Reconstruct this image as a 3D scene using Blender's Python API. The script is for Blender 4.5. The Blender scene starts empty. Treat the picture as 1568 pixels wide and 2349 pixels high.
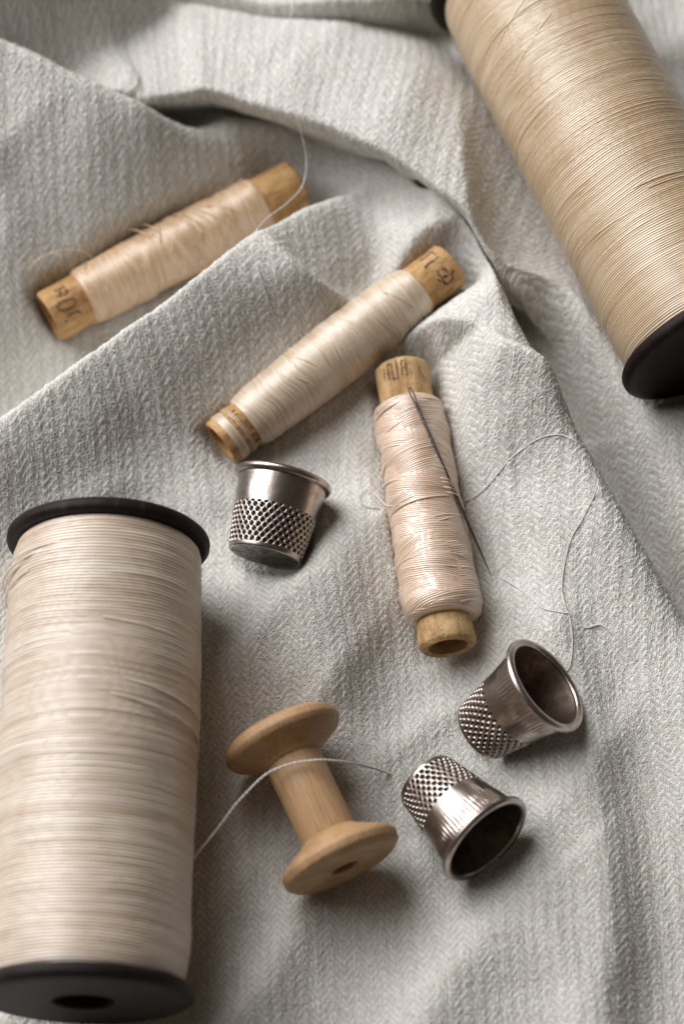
import bpy, math, random
import numpy as np
from mathutils import Matrix, Vector

# ------------------------------------------------------------------ camera, world, lamps
S = 0.001                                   # everything below is measured in millimetres
sc = bpy.context.scene
TILT, DIST, LENS = math.radians(24), 450.0, 83.0
TGT = np.array([0.0, 0.0, 6.0])
CAM = TGT + DIST * np.array([0, -math.sin(TILT), math.cos(TILT)])
cd = bpy.data.cameras.new('camera'); cam = bpy.data.objects.new('camera', cd)
sc.collection.objects.link(cam)
cam.location = CAM * S; cam.rotation_euler = (TILT, 0, 0)
cd.lens = LENS; cd.sensor_fit = 'HORIZONTAL'; cd.sensor_width = 24.0
cd.clip_start = 0.01; cd.clip_end = 20.0
cd.dof.use_dof = True; cd.dof.focus_distance = 0.436; cd.dof.aperture_fstop = 9.0
sc.camera = cam

w = bpy.data.worlds.new('World'); sc.world = w; w.use_nodes = True
bg = w.node_tree.nodes['Background']
bg.inputs[0].default_value = (1.0, 0.78, 0.60, 1); bg.inputs[1].default_value = 0.06

def area(name, loc, target, size, size_y, power, col):
    l = bpy.data.lights.new(name, 'AREA'); l.shape = 'RECTANGLE'; l.size = size; l.size_y = size_y
    l.energy = power; l.color = col
    o = bpy.data.objects.new(name, l); sc.collection.objects.link(o)
    o.location = loc
    o.rotation_euler = (Vector(target) - Vector(loc)).to_track_quat('-Z', 'Y').to_euler()
    return o
area('window_light', (-0.70, 0.54, 0.74), (0, 0, 0), 1.20, 1.10, 25.5, (1.0, 0.993, 1.0))

sc.view_settings.view_transform = 'Standard'; sc.view_settings.look = 'None'
sc.view_settings.exposure = 0.0; sc.view_settings.gamma = 1.0
sc.view_settings.use_curve_mapping = False

# ------------------------------------------------------------------ helpers
KPX = 24.0 / LENS / 1568.0                  # survey of the photograph: 1568 x 2349 points
FW = np.array([0, math.sin(TILT), -math.cos(TILT)]); RT = np.array([1.0, 0, 0]); UP = np.array([0, math.cos(TILT), math.sin(TILT)])

def ray(px, py):
    return FW + (px - 784) * KPX * RT - (py - 1174.5) * KPX * UP

def P(px, py, z):
    d = ray(px, py); t = (z - CAM[2]) / d[2]
    return CAM + t * d

def rnd_table(seed, n=4096):
    return np.random.RandomState(seed).rand(n)

def noise2(x, y, seed=0):
    """value noise, -1..1"""
    T = rnd_table(seed + 17)
    xi = np.floor(x).astype(np.int64); yi = np.floor(y).astype(np.int64)
    fx = x - xi; fy = y - yi
    fx = fx * fx * (3 - 2 * fx); fy = fy * fy * (3 - 2 * fy)
    def h(a, b): return T[(a * 73 + b * 1619 + (a * b) % 97 * 31) % 4096]
    a = h(xi, yi); b = h(xi + 1, yi); c = h(xi, yi + 1); d = h(xi + 1, yi + 1)
    return 2 * ((a * (1 - fx) + b * fx) * (1 - fy) + (c * (1 - fx) + d * fx) * fy) - 1

def spline(pts, n=12):
    """Catmull-Rom through rows of pts"""
    p = np.asarray(pts, float)
    q = np.vstack([2 * p[0] - p[1], p, 2 * p[-1] - p[-2]])
    out = []
    for i in range(1, len(q) - 2):
        for k in range(n):
            t = k / n
            a, b, c, d = q[i - 1], q[i], q[i + 1], q[i + 2]
            out.append(0.5 * (2 * b + (c - a) * t + (2 * a - 5 * b + 4 * c - d) * t * t + (3 * b - a - 3 * c + d) * t ** 3))
    out.append(p[-1])
    return np.array(out)

def mesh_from(name, V, F, attrs=None, smooth=True, sharp=None):
    V = np.ascontiguousarray(V, np.float32) * S
    F = np.ascontiguousarray(F, np.int32)
    me = bpy.data.meshes.new(name)
    n = F.shape[1]
    me.vertices.add(len(V)); me.vertices.foreach_set('co', V.ravel())
    me.loops.add(F.size); me.loops.foreach_set('vertex_index', F.ravel())
    me.polygons.add(len(F)); me.polygons.foreach_set('loop_start', np.arange(0, F.size, n, dtype=np.int32))
    if smooth:
        me.polygons.foreach_set('use_smooth', np.ones(len(F), bool))
    for k, a in (attrs or {}).items():
        at = me.attributes.new(k, 'FLOAT', 'POINT'); at.data.foreach_set('value', np.ascontiguousarray(a, np.float32).ravel())
    me.update(calc_edges=True)
    if sharp: me.set_sharp_from_angle(angle=math.radians(sharp))
    return me

def grid_faces(n, m, close=False, off=0):
    i = np.arange(n - 1)[:, None]; j = np.arange(m if close else m - 1)[None, :]
    j2 = (j + 1) % m
    F = np.stack([i * m + j, i * m + j2, (i + 1) * m + j2, (i + 1) * m + j], -1)
    return F.reshape(-1, 4) + off

def add_obj(name, me, mat, parent=None):
    o = bpy.data.objects.new(name, me)
    sc.collection.objects.link(o)
    if mat: me.materials.clear(); me.materials.append(mat)
    if parent: o.parent = parent
    return o

def tag(o, label, cat, group=None):
    o['label'] = label; o['category'] = cat
    if group: o['group'] = group
    return o

def frame(A, B, up=(0, 0, 1)):
    """matrix: origin A, local z along A->B, local x facing `up`"""
    A = np.asarray(A, float); B = np.asarray(B, float)
    z = (B - A) / np.linalg.norm(B - A)
    u = np.asarray(up, float); x = u - z * u.dot(z); x /= np.linalg.norm(x)
    y = np.cross(z, x)
    return Matrix(((x[0], y[0], z[0], A[0] * S), (x[1], y[1], z[1], A[1] * S), (x[2], y[2], z[2], A[2] * S), (0, 0, 0, 1)))

def thing(name, M, label, cat, group=None):
    o = bpy.data.objects.new(name, None); sc.collection.objects.link(o)
    o.matrix_world = M; o.empty_display_size = 0.005
    return tag(o, label, cat, group)

def lathe(prof, segs=96, wob=0.0, seed=0, closed=False):
    """profile [(r, z)] round local z; a zero radius closes as a tiny ring"""
    p = np.array(prof, float); th = np.linspace(0, 2 * np.pi, segs, endpoint=False)
    r = np.maximum(p[:, 0:1], 0.0005) * np.ones((1, segs)); z = p[:, 1:2] * np.ones((1, segs))
    if wob:
        nn = noise2(2.2 * np.cos(th)[None] + 5 + z * .21, 2.2 * np.sin(th)[None] + 9 + z * .17, seed)
        r = r * (1 + wob * nn)
    V = np.stack([r * np.cos(th), r * np.sin(th), z], -1)
    return V, grid_faces(len(p), segs, True)

def fine(prof, step):
    """resample a profile polyline at about `step` mm, keeping the corners"""
    p = np.array(prof, float); out = []
    for a, b in zip(p[:-1], p[1:]):
        n = max(1, int(round(np.linalg.norm(b - a) / step)))
        for k in range(n): out.append(a + (b - a) * k / n)
    out.append(p[-1]); return np.array(out)

def rounded(prof, rad, n=4):
    p = [np.array(q, float) for q in prof]; out = [p[0]]
    for a, b, c in zip(p[:-2], p[1:-1], p[2:]):
        u = a - b; v = c - b; lu = np.linalg.norm(u); lv = np.linalg.norm(v)
        r = min(rad, lu * .45, lv * .45); s = b + u / lu * r; e = b + v / lv * r
        for k in range(n + 1):
            t = k / n; out.append((1 - t) ** 2 * s + 2 * t * (1 - t) * b + t * t * e)
    out.append(p[-1]); return np.array(out)

def tube(path, rad, segs=8, plies=1, twist=0.0, seed=0):
    """thread along a 3-D path; plies > 1 gives twisted strands in one mesh. rad may be per point"""
    p = np.asarray(path, float); n = len(p)
    d = np.gradient(p, axis=0); d /= np.linalg.norm(d, axis=1)[:, None] + 1e-12
    u = np.cross(d, [0.13, 0.31, 0.94]); u /= np.linalg.norm(u, axis=1)[:, None] + 1e-12
    v = np.cross(d, u)
    L = np.concatenate([[0], np.cumsum(np.linalg.norm(np.diff(p, axis=0), axis=1))])
    rad = np.broadcast_to(np.asarray(rad, float), (n,))
    Vs, Fs, off = [], [], 0
    for k in range(plies):
        if plies > 1:
            a = 2 * np.pi * (L * twist + k / plies); c = p + (rad * .38)[:, None] * (np.cos(a)[:, None] * u + np.sin(a)[:, None] * v)
            rr = rad * .66
        else: c, rr = p, rad
        th = np.linspace(0, 2 * np.pi, segs, endpoint=False)
        V = c[:, None] + rr[:, None, None] * (np.cos(th)[None, :, None] * u[:, None] + np.sin(th)[None, :, None] * v[:, None])
        Vs.append(V.reshape(-1, 3)); Fs.append(grid_faces(n, segs, True, off)); off += n * segs
    return np.vstack(Vs), np.vstack(Fs)

def resample(path, step):
    p = np.asarray(path, float)
    L = np.concatenate([[0], np.cumsum(np.linalg.norm(np.diff(p, axis=0), axis=1))])
    s = np.linspace(0, L[-1], max(3, int(L[-1] / step)))
    return np.stack([np.interp(s, L, p[:, k]) for k in range(p.shape[1])], -1)

# ------------------------------------------------------------------ materials
def new_mat(name):
    m = bpy.data.materials.new(name); m.use_nodes = True
    nt = m.node_tree; b = nt.nodes['Principled BSDF']
    return m, nt, b

def N(nt, t, **kw):
    n = nt.nodes.new(t)
    for k, v in kw.items():
        if k in n.inputs: n.inputs[k].default_value = v
        else: setattr(n, k, v)
    return n

def ramp(nt, src, stops):
    r = nt.nodes.new('ShaderNodeValToRGB'); e = r.color_ramp.elements
    while len(e) < len(stops): e.new(0.5)
    for x, (p, c) in zip(e, stops): x.position = p; x.color = (*c, 1)
    nt.links.new(src, r.inputs[0]); return r.outputs[0]

def objnoise(nt, scale, detail=4, rough=.6, vec_scale=None):
    tc = nt.nodes.new('ShaderNodeTexCoord'); src = tc.outputs['Object']
    if vec_scale:
        mp = nt.nodes.new('ShaderNodeMapping'); mp.inputs['Scale'].default_value = vec_scale
        nt.links.new(src, mp.inputs[0]); src = mp.outputs[0]
    n = N(nt, 'ShaderNodeTexNoise', Scale=scale, Detail=detail, Roughness=rough)
    nt.links.new(src, n.inputs['Vector']); return n

def bump(nt, b, h, dist, strength=1.0, prev=None):
    n = N(nt, 'ShaderNodeBump', Strength=strength, Distance=dist)
    nt.links.new(h, n.inputs['Height'])
    if prev: nt.links.new(prev, n.inputs['Normal'])
    nt.links.new(n.outputs[0], b.inputs['Normal']); return n.outputs[0]

def mat_cloth():
    m, nt, b = new_mat('woven_linen')
    at = N(nt, 'ShaderNodeAttribute', attribute_name='yarn')
    c = ramp(nt, at.outputs['Fac'], [(0.0, (0.47, 0.447, 0.385)), (0.5, (0.61, 0.592, 0.548)), (1.0, (0.77, 0.755, 0.728))])
    nt.links.new(c, b.inputs['Base Color'])
    b.inputs['Roughness'].default_value = 0.8; b.inputs['Specular IOR Level'].default_value = 0.25
    b.inputs['Sheen Weight'].default_value = 0.12; b.inputs['Sheen Roughness'].default_value = 0.5
    n = objnoise(nt, 5200, 2, .6)
    bump(nt, b, n.outputs['Fac'], 0.00010, 0.8)
    return m

def mat_thread(name, dark, mid, light, rough=0.42, spec=0.5, ior=1.75):
    m, nt, b = new_mat(name)
    at = N(nt, 'ShaderNodeAttribute', attribute_name='tone')
    c = ramp(nt, at.outputs['Fac'], [(0.0, dark), (0.5, mid), (1.0, light)])
    nt.links.new(c, b.inputs['Base Color'])
    b.inputs['Roughness'].default_value = rough; b.inputs['Specular IOR Level'].default_value = spec
    b.inputs['IOR'].default_value = ior; b.inputs['Sheen Weight'].default_value = 0.10
    n = objnoise(nt, 9000, 1, .5)
    bump(nt, b, n.outputs['Fac'], 0.00004, 0.6)
    return m

def mat_wood(name, a, c2, grain, rough=.5):
    m, nt, b = new_mat(name)
    n = objnoise(nt, 260, 6, .65, (1, 1, .12)); n2 = objnoise(nt, 2600, 3, .6, (1, 1, .10))
    mx = N(nt, 'ShaderNodeMath', operation='MULTIPLY_ADD'); mx.inputs[1].default_value = 0.45
    nt.links.new(n2.outputs['Fac'], mx.inputs[0])
    ad = N(nt, 'ShaderNodeMath', operation='MULTIPLY'); ad.inputs[1].default_value = 0.6
    nt.links.new(n.outputs['Fac'], ad.inputs[0]); nt.links.new(ad.outputs[0], mx.inputs[2])
    c = ramp(nt, mx.outputs[0], [(.30, a), (.50, c2), (.70, grain)])
    nt.links.new(c, b.inputs['Base Color'])
    b.inputs['Roughness'].default_value = rough; b.inputs['Specular IOR Level'].default_value = .4
    x = bump(nt, b, n2.outputs['Fac'], .00025, .7)
    bump(nt, b, n.outputs['Fac'], .0007, .5, x)
    return m

def mat_card(name, a, c2, d, rough=.6):
    m, nt, b = new_mat(name)
    n = objnoise(nt, 330, 6, .68); n2 = objnoise(nt, 1500, 4, .65); n3 = objnoise(nt, 130, 3, .55, (1, 1, .4))
    c = ramp(nt, n.outputs['Fac'], [(.30, a), (.52, c2), (.72, d)])
    mx = N(nt, 'ShaderNodeMix', data_type='RGBA', blend_type='MULTIPLY')
    mx.inputs['Factor'].default_value = 1.0
    st = ramp(nt, n3.outputs['Fac'], [(.34, (.62, .52, .42)), (.46, (.95, .92, .9)), (1, (1, 1, 1))])
    nt.links.new(c, mx.inputs[6]); nt.links.new(st, mx.inputs[7])
    n4 = objnoise(nt, 900, 4, .7, (1, 1, .07))
    st2 = ramp(nt, n4.outputs['Fac'], [(.36, (.66, .56, .46)), (.50, (1, 1, 1))])
    mx2 = N(nt, 'ShaderNodeMix', data_type='RGBA', blend_type='MULTIPLY'); mx2.inputs['Factor'].default_value = .75
    nt.links.new(mx.outputs[2], mx2.inputs[6]); nt.links.new(st2, mx2.inputs[7])
    nt.links.new(mx2.outputs[2], b.inputs['Base Color'])
    b.inputs['Roughness'].default_value = rough; b.inputs['Specular IOR Level'].default_value = .35
    x = bump(nt, b, n2.outputs['Fac'], .0004, .5)
    bump(nt, b, n.outputs['Fac'], .0012, .5, x)
    return m

def mat_dark():
    m, nt, b = new_mat('dark_stained_wood')
    n = objnoise(nt, 500, 5, .6, (1, 1, .25))
    c = ramp(nt, n.outputs['Fac'], [(.3, (.012, .0078, .0072)), (.6, (.021, .014, .0135)), (.8, (.055, .038, .036))])
    nt.links.new(c, b.inputs['Base Color'])
    b.inputs['Roughness'].default_value = .50; b.inputs['Specular IOR Level'].default_value = .13
    bump(nt, b, n.outputs['Fac'], .0003, .4)
    return m

def mat_metal(name, base, dark, rough=.22, scratch=True):
    m, nt, b = new_mat(name)
    n = objnoise(nt, 420, 6, .7); n2 = objnoise(nt, 3000, 3, .6, (1, 1, .2))
    c = ramp(nt, n.outputs['Fac'], [(.34, dark), (.55, base)])
    pit_shade = N(nt, 'ShaderNodeAttribute', attribute_name='pit_shade')
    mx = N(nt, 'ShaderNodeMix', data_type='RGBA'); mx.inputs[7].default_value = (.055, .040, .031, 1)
    nt.links.new(pit_shade.outputs['Fac'], mx.inputs['Factor']); nt.links.new(c, mx.inputs[6]); nt.links.new(mx.outputs[2], b.inputs['Base Color'])
    b.inputs['Metallic'].default_value = 1.0
    r = N(nt, 'ShaderNodeMapRange'); r.inputs['From Min'].default_value = .3; r.inputs['From Max'].default_value = .7
    r.inputs['To Min'].default_value = rough + .14; r.inputs['To Max'].default_value = rough
    nt.links.new(n.outputs['Fac'], r.inputs['Value']); nt.links.new(r.outputs[0], b.inputs['Roughness'])
    bump(nt, b, n2.outputs['Fac'], .00006, .35)
    return m

def mat_plain(name, col, rough=.7):
    m, nt, b = new_mat(name)
    n = objnoise(nt, 2500, 3, .6)
    c = ramp(nt, n.outputs['Fac'], [(.3, tuple(x * .7 for x in col)), (.7, tuple(min(1, x * 1.35) for x in col))])
    nt.links.new(c, b.inputs['Base Color']); b.inputs['Roughness'].default_value = rough
    return m

M_cloth = mat_cloth()
M_pink = mat_thread('pale_cotton_thread', (.53, .39, .27), (.69, .57, .455), (.79, .69, .585), .34, .9)
M_gold = mat_thread('golden_cotton_thread', (.46, .30, .155), (.60, .44, .275), (.71, .565, .40), .32, .9)
M_silk1 = mat_thread('peach_silk_thread', (.45, .26, .11), (.58, .385, .215), (.70, .515, .345), .36, .9)
M_silk2 = mat_thread('cream_silk_thread', (.48, .35, .22), (.61, .48, .345), (.72, .60, .475), .30, .9)
M_silk3 = mat_thread('rose_silk_thread', (.52, .325, .205), (.675, .485, .355), (.78, .62, .49), .34, 1.0)
M_loose = mat_plain('loose_cotton', (.92, .86, .77), .32)
nt_ = M_loose.node_tree; tr_ = nt_.nodes.new('ShaderNodeBsdfTranslucent'); tr_.inputs[0].default_value = (.86, .82, .76, 1)
mx_ = nt_.nodes.new('ShaderNodeMixShader'); mx_.inputs[0].default_value = .15
nt_.links.new(nt_.nodes['Principled BSDF'].outputs[0], mx_.inputs[1]); nt_.links.new(tr_.outputs[0], mx_.inputs[2])
nt_.links.new(mx_.outputs[0], nt_.nodes['Material Output'].inputs['Surface'])
M_dark = mat_dark()
M_wood = mat_wood('pale_turned_wood', (.25, .136, .060), (.46, .275, .138), (.58, .38, .215), .48)
M_card = mat_card('aged_cardboard', (.36, .195, .075), (.56, .34, .145), (.65, .43, .21))
M_card3 = mat_card('worn_cardboard', (.36, .22, .095), (.58, .39, .19), (.68, .49, .27))
M_bore = mat_plain('bore_shade', (.022, .013, .008), .95)  # near-black colour paints in the darkness inside the holes
M_nickel = mat_metal('old_nickel', (.51, .455, .415), (.34, .28, .245), .24)
M_bore_metal = mat_metal('dark_inner_metal', (.30, .235, .195), (.14, .10, .078), .38)  # darker, rougher metal for the inner walls
M_steel = mat_metal('needle_steel', (.24, .22, .21), (.14, .125, .115), .20)
M_ink = mat_plain('faded_ink', (.030, .020, .016), .8)
M_ink2 = mat_plain('worn_ink', (.13, .075, .035), .8)

# ------------------------------------------------------------------ where the things lie (axis end points)
def radius_at(px, py, z, rpx):
    p = P(px, py, z); return rpx * KPX * (p - CAM).dot(FW)

SP1 = (P(250, 1229, 19.0), P(193, 2300, 19.6))          # large pale spool, far end -> near end
SP2 = (P(1172, -74, 24.5), P(1640, 800, 22.5))          # large golden spool
BB1 = (P(111, 728, 2.0), P(682, 423, 2.5))              # bobbin behind the fold
BB2 = (P(505, 1018, 7.0), P(1032, 606, 11.0))
BB3 = (P(920, 843, 8.2), P(1028, 1487, 8.2))
WSP = (P(637, 1672, 11.8), P(792, 1995, 11.8))
def view_axis(px, py, z, dx, dy, toward):
    """axis whose picture runs along (dx, dy) and leans `toward` the viewer"""
    c = P(px, py, z); v = CAM - c; v /= np.linalg.norm(v)
    r = RT - v * RT.dot(v); r /= np.linalg.norm(r); u = np.cross(v, r)
    n = math.hypot(dx, dy); s = math.sqrt(1 - toward ** 2)
    a = s * (dx / n * r - dy / n * u) + toward * v
    return c, a / np.linalg.norm(a)
T1c, T1a = view_axis(649, 1103, 10.8, 44, -180, -0.27)   # rim centre, axis from closed end to rim
T2c, T2a = view_axis(1249, 1573, 15.5, 154, -109, 0.46)
T3c, T3a = view_axis(1112, 1925, 10.6, 133, 132, 0.42)

# ------------------------------------------------------------------ the cloth
PITCH = 0.105
def axis_pts(lo, hi, step, far):
    core = np.arange(lo, hi + 1e-6, step); out = [core]
    ext, d, x = [], step, 0
    while x < far:
        d = min(d * 1.12, 6); x += d; ext.append(x)
    ext = np.array(ext)
    return np.concatenate([lo - ext[::-1], core, hi + ext])
x_lo, x_hi = P(0, 0, 0)[0] - 4, P(1568, 0, 0)[0] + 4
y_lo, y_hi = P(784, 2349, 0)[1] - 5, P(784, 0, 0)[1] + 12
GX = axis_pts(x_lo, x_hi, PITCH, 200); GY = axis_pts(y_lo, y_hi, PITCH, 200)

CH = 0.5                                               # coarse lattice for the folds
CX = np.arange(x_lo - 40, x_hi + 40, CH); CY = np.arange(y_lo - 40, y_hi + 40, CH)
X, Y = np.meshgrid(CX, CY)

def ridge(pts, front, back, p_front=2.0, p_back=2.0, lean=(0, 1, 1)):
    """fold crest through pts (px, py, z[, front, back]); front = right-hand side of the path (towards the viewer)"""
    q = []
    for a in pts:
        c = P(a[0], a[1], a[2]); q.append((c[0], c[1], a[2], a[3] if len(a) > 3 else front, a[4] if len(a) > 4 else back))
    q = spline(q, 8)
    if lean[0]:                                        # start the fold where it stands before it leans
        d = np.gradient(q[:, :2], axis=0); d /= np.linalg.norm(d, axis=1)[:, None] + 1e-9
        q[:, :2] += np.stack([-d[:, 1], d[:, 0]], -1) * (lean[0] * np.clip(q[:, 2] / lean[1], 0, 1) ** lean[2])[:, None]
    best = np.full(X.shape, 1e9); sd = np.zeros(X.shape); hh = np.zeros(X.shape); wf = np.ones(X.shape); wb = np.ones(X.shape); ext = np.zeros(X.shape)
    for a, b in zip(q[:-1], q[1:]):
        dx, dy = b[0] - a[0], b[1] - a[1]; l2 = dx * dx + dy * dy + 1e-9
        tr = ((X - a[0]) * dx + (Y - a[1]) * dy) / l2; t = np.clip(tr, 0, 1)
        ex, ey = X - a[0] - t * dx, Y - a[1] - t * dy; d2 = ex * ex + ey * ey
        k = d2 < best
        best = np.where(k, d2, best); s = ex * dy - ey * dx     # > 0 on the right-hand side
        sd = np.where(k, np.sign(s), sd)
        hh = np.where(k, a[2] + t * (b[2] - a[2]), hh); wf = np.where(k, a[3] + t * (b[3] - a[3]), wf); wb = np.where(k, a[4] + t * (b[4] - a[4]), wb)
    d = np.sqrt(best); fr = sd > 0
    u = d / np.where(fr, wf, wb); p = np.where(fr, p_front, p_back)
    f = np.exp(-u ** p)
    # round the crest
    return hh * f, d * sd, hh

def blur(f, r, n=3):
    k = max(1, int(round(r / CH)))
    for _ in range(n):
        for ax in (0, 1):
            g = np.pad(f, [(k + 1, k) if q == ax else (0, 0) for q in (0, 1)], mode='edge').cumsum(ax)
            m = 2 * k + 1; hi = np.take(g, np.arange(m, g.shape[ax]), ax); lo = np.take(g, np.arange(0, g.shape[ax] - m), ax)
            f = (hi - lo) / m
    return f
A_, dA, hA = ridge([(-300, 1150, 13), (0, 953, 17), (150, 850, 18.5), (300, 750, 19.5), (450, 646, 20), (580, 543, 20), (690, 486, 17), (770, 452, 13), (840, 415, 8), (890, 390, 3)], 15, 4.8, 1.4, 2.2, (-3.0, 20, 2))
B_, dB, hB = ridge([(-400, -20, 28, 54, 8), (0, 118, 27, 42, 8), (150, 191, 24, 34, 8), (300, 248, 21, 23, 8), (420, 292, 16, 14, 8), (530, 298, 11, 11, 8), (640, 296, 6, 9, 8)], 13, 8, 1.3, 2.2, (-2.0, 21, 2))
C_, dC, hC = ridge([(305, 238, 15, 1.6, 13), (400, 218, 17.5, 1.6, 18), (490, 218, 19, 1.6, 22), (610, 252, 20.5, 1.6, 24), (720, 282, 21.5, 1.6, 24), (810, 322, 22, 1.6, 23), (900, 366, 22.5, 1.6, 21), (985, 420, 23, 1.6, 19), (1060, 476, 23, 1.6, 16), (1128, 566, 22, 1.6, 11), (1168, 655, 17, 1.6, 7)], 1.6, 20, 3.0, 3.0, (11.5, 23, 0.9))
D_, dD, hD = ridge([(1000, 440, 14), (1075, 540, 18), (1120, 640, 20), (1165, 740, 20), (1225, 850, 19), (1290, 965, 18), (1400, 1160, 15), (1568, 1450, 12), (1800, 1850, 9)], 17, 5.0, 1.6, 2.4, (-1.6, 17, 2))
E_, dE, hE = ridge([(1255, 480, 11), (1360, 740, 11), (1460, 930, 10), (1590, 1150, 8), (1740, 1400, 7)], 6.5, 60, 2.2, 2.0)
F_, dF, hF = ridge([(930, 765, 4.0), (1020, 815, 7.5), (1110, 878, 8), (1210, 942, 6.5), (1300, 985, 2)], 9, 2.2, 1.3, 2.2)
G_, dG, hG = ridge([(618, 664, 1.0), (690, 690, 6), (780, 722, 7), (860, 765, 4)], 8, 2.0, 1.3, 2.2)
H_, dH, hH = ridge([(985, 430, 13), (986, 500, 13.5), (990, 590, 10), (1000, 700, 6)], 1.6, 12, 2.4, 2.0)
N_, dN, hN = ridge([(-600, 60, 24), (-200, -70, 32), (120, -95, 30), (260, -85, 24), (380, -60, 10)], 9, 30, 2, 2)
I_, dI, hI = ridge([(380, -20, 10), (520, -8, 14), (700, 8, 17), (850, 12, 17), (960, 10, 15), (1040, 30, 9)], 2.2, 26, 2.6, 2.0, (2.5, 17, 1))
J_, dJ, hJ = ridge([(480, 1640, 3), (580, 1490, 6.5), (690, 1350, 7), (820, 1240, 4)], 15, 8, 1.6, 2)
K_, dK, hK = ridge([(1200, 1250, 2), (1270, 1500, 4), (1350, 1800, 6), (1380, 2100, 7), (1370, 2400, 7)], 16, 7, 1.6, 2)
Q_, dQ, hQ = ridge([(500, 2400, 6.0), (600, 2240, 5), (720, 2120, 3), (840, 2020, 1)], 12, 7, 1.6, 2)
R_, dR, hR = ridge([(940, 2420, 5), (1010, 2280, 5.5), (1110, 2160, 4), (1220, 2060, 1.5)], 13, 7, 1.6, 2)
S_, dS, hS = ridge([(840, 1250, 1), (800, 1400, 3), (760, 1550, 3), (740, 1700, 1)], 9, 9, 2, 2)
U_ = ridge([(420, 350, 1), (540, 385, 2), (700, 405, 5), (800, 430, 5), (900, 462, 4), (980, 520, 2)], 7, 7)[0] + ridge([(-400, 1080, 8), (-100, 930, 10), (110, 790, 9), (400, 585, 6), (600, 475, 5), (720, 430, 3)], 10, 12)[0] + ridge([(1195, 600, 4), (1240, 720, 8), (1320, 860, 9), (1410, 1040, 8), (1520, 1260, 6), (1610, 1420, 4)], 6, 6)[0]
def smax(fs, p=6.0):
    t = np.zeros(X.shape)
    for f in fs: t += np.maximum(f, 0) ** p
    return t ** (1 / p)
base = 1.3 * noise2(X / 26 + 3, Y / 26 + 7, 3) + 0.5 * noise2(X / 11 + 1.5, Y / 13, 5) + 1.2 * noise2((X + .5 * Y) / 14, (Y - .4 * X) / 40, 8)
def crease(ang, across, along, seed, pw=3):
    c_, s_ = math.cos(ang), math.sin(ang)
    return (1 - np.abs(noise2((X * c_ + Y * s_) / across + seed, (-X * s_ + Y * c_) / along + seed * 2, seed))) ** pw
base = base + 1.5 * crease(.35, 17, 46, 61) + 1.3 * crease(-.75, 15, 40, 62) + .30 * noise2(X / 5.5, Y / 6.5, 63)
HC = blur(base, .8) + blur(smax([A_, B_, C_, D_, E_, H_, I_, N_]) + F_ + G_ + J_ + K_ + Q_ + R_ + S_ - U_, .5, 1)
HC = np.maximum(HC, -9)
# folds lean over: the crest moves out sideways, smoothly
def leaning(f, d, top, amount, reach, power, sgn, r=2.5):
    global SXc, SYc
    gx, gy = blur(np.gradient(d, CH, axis=1), r), blur(np.gradient(d, CH, axis=0), r)
    l = np.sqrt(gx * gx + gy * gy) + 1e-6
    a = amount * np.clip(f / top, 0, 1) ** power * np.exp(-(np.maximum(-sgn * d, 0) / reach) ** 2)
    a = blur(a, .5, 1) * np.minimum(l, 1) / l
    SXc += sgn * gx * a; SYc += sgn * gy * a
SXc, SYc = np.zeros(X.shape), np.zeros(X.shape)
leaning(C_, dC, 23, 11.5, 12, 0.9, 1, 1.5)
leaning(A_, dA, 20, 3.0, 6, 2, -1)
leaning(D_, dD, 17, 1.6, 6, 2, -1)
leaning(B_, dB, 21, 2.0, 6, 2, -1)
leaning(I_, dI, 17, 2.5, 6, 1, 1)

def press(A, B, ra, rb, steep, gap=0.25, soft=1.4):
    """the cloth yields under a lying round thing with axis A-B"""
    global HC
    A = np.asarray(A); B = np.asarray(B); d = B - A; L = math.hypot(d[0], d[1])
    s = ((X - A[0]) * d[0] + (Y - A[1]) * d[1]) / L; t = np.clip(s / L, 0, 1)
    out = np.maximum(np.maximum(-s, s - L), 0)
    rr = np.abs((X - A[0]) * d[1] - (Y - A[1]) * d[0]) / L
    r = ra + t * (rb - ra); zc = A[2] + t * d[2]
    bot = np.where(rr < r, zc - np.sqrt(np.maximum(r * r - rr * rr, 0)), zc + (rr - r) * steep) - gap + out * steep
    k = 1 / soft
    HC = -np.log(np.exp(-np.clip(HC, -30, 60) * k) + np.exp(-np.clip(bot, -30, 80) * k)) / k

def lift(A, B, ra, rb, w=1.0, gap=.25):
    """and rises to meet it from below, so nothing hovers"""
    global HC
    A = np.asarray(A); B = np.asarray(B); d = B - A; l2 = d[0] ** 2 + d[1] ** 2
    t = np.clip(((X - A[0]) * d[0] + (Y - A[1]) * d[1]) / l2, 0, 1)
    ex, ey = X - A[0] - t * d[0], Y - A[1] - t * d[1]; rr = np.sqrt(ex * ex + ey * ey)
    r = ra + t * (rb - ra); bot = A[2] + t * d[2] - r - gap
    k = np.exp(-(rr / (r * 1.15)) ** 2 * 1.0)
    HC = np.maximum(HC, HC * (1 - k) + bot * k)

LYING = [(SP1[0], SP1[1], 18.5, 18.5), (SP2[0], SP2[1], 18.5, 18.5), (BB1[0], BB1[1], 6.2, 6.2), (BB2[0], BB2[1], 5.6, 5.6),
         (BB3[0], BB3[1], 7.1, 7.1), (WSP[0], WSP[1], 11.2, 11.2),
         (T1c - T1a * 15.2, T1c, 7.4, 9.5), (T2c - T2a * 16, T2c, 6.3, 9.6), (T3c - T3a * 16, T3c, 6.3, 9.6)]
for a, b, ra, rb in LYING: lift(a, b, ra, rb)
for (a, b, ra, rb), q in zip(LYING, (1.3, 1.6, 5.0, 2.0, 2.0, 1.6, 2.0, 2.0, 2.0)): press(a, b, ra, rb, q)
HC = blur(HC, .5, 1)

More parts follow.
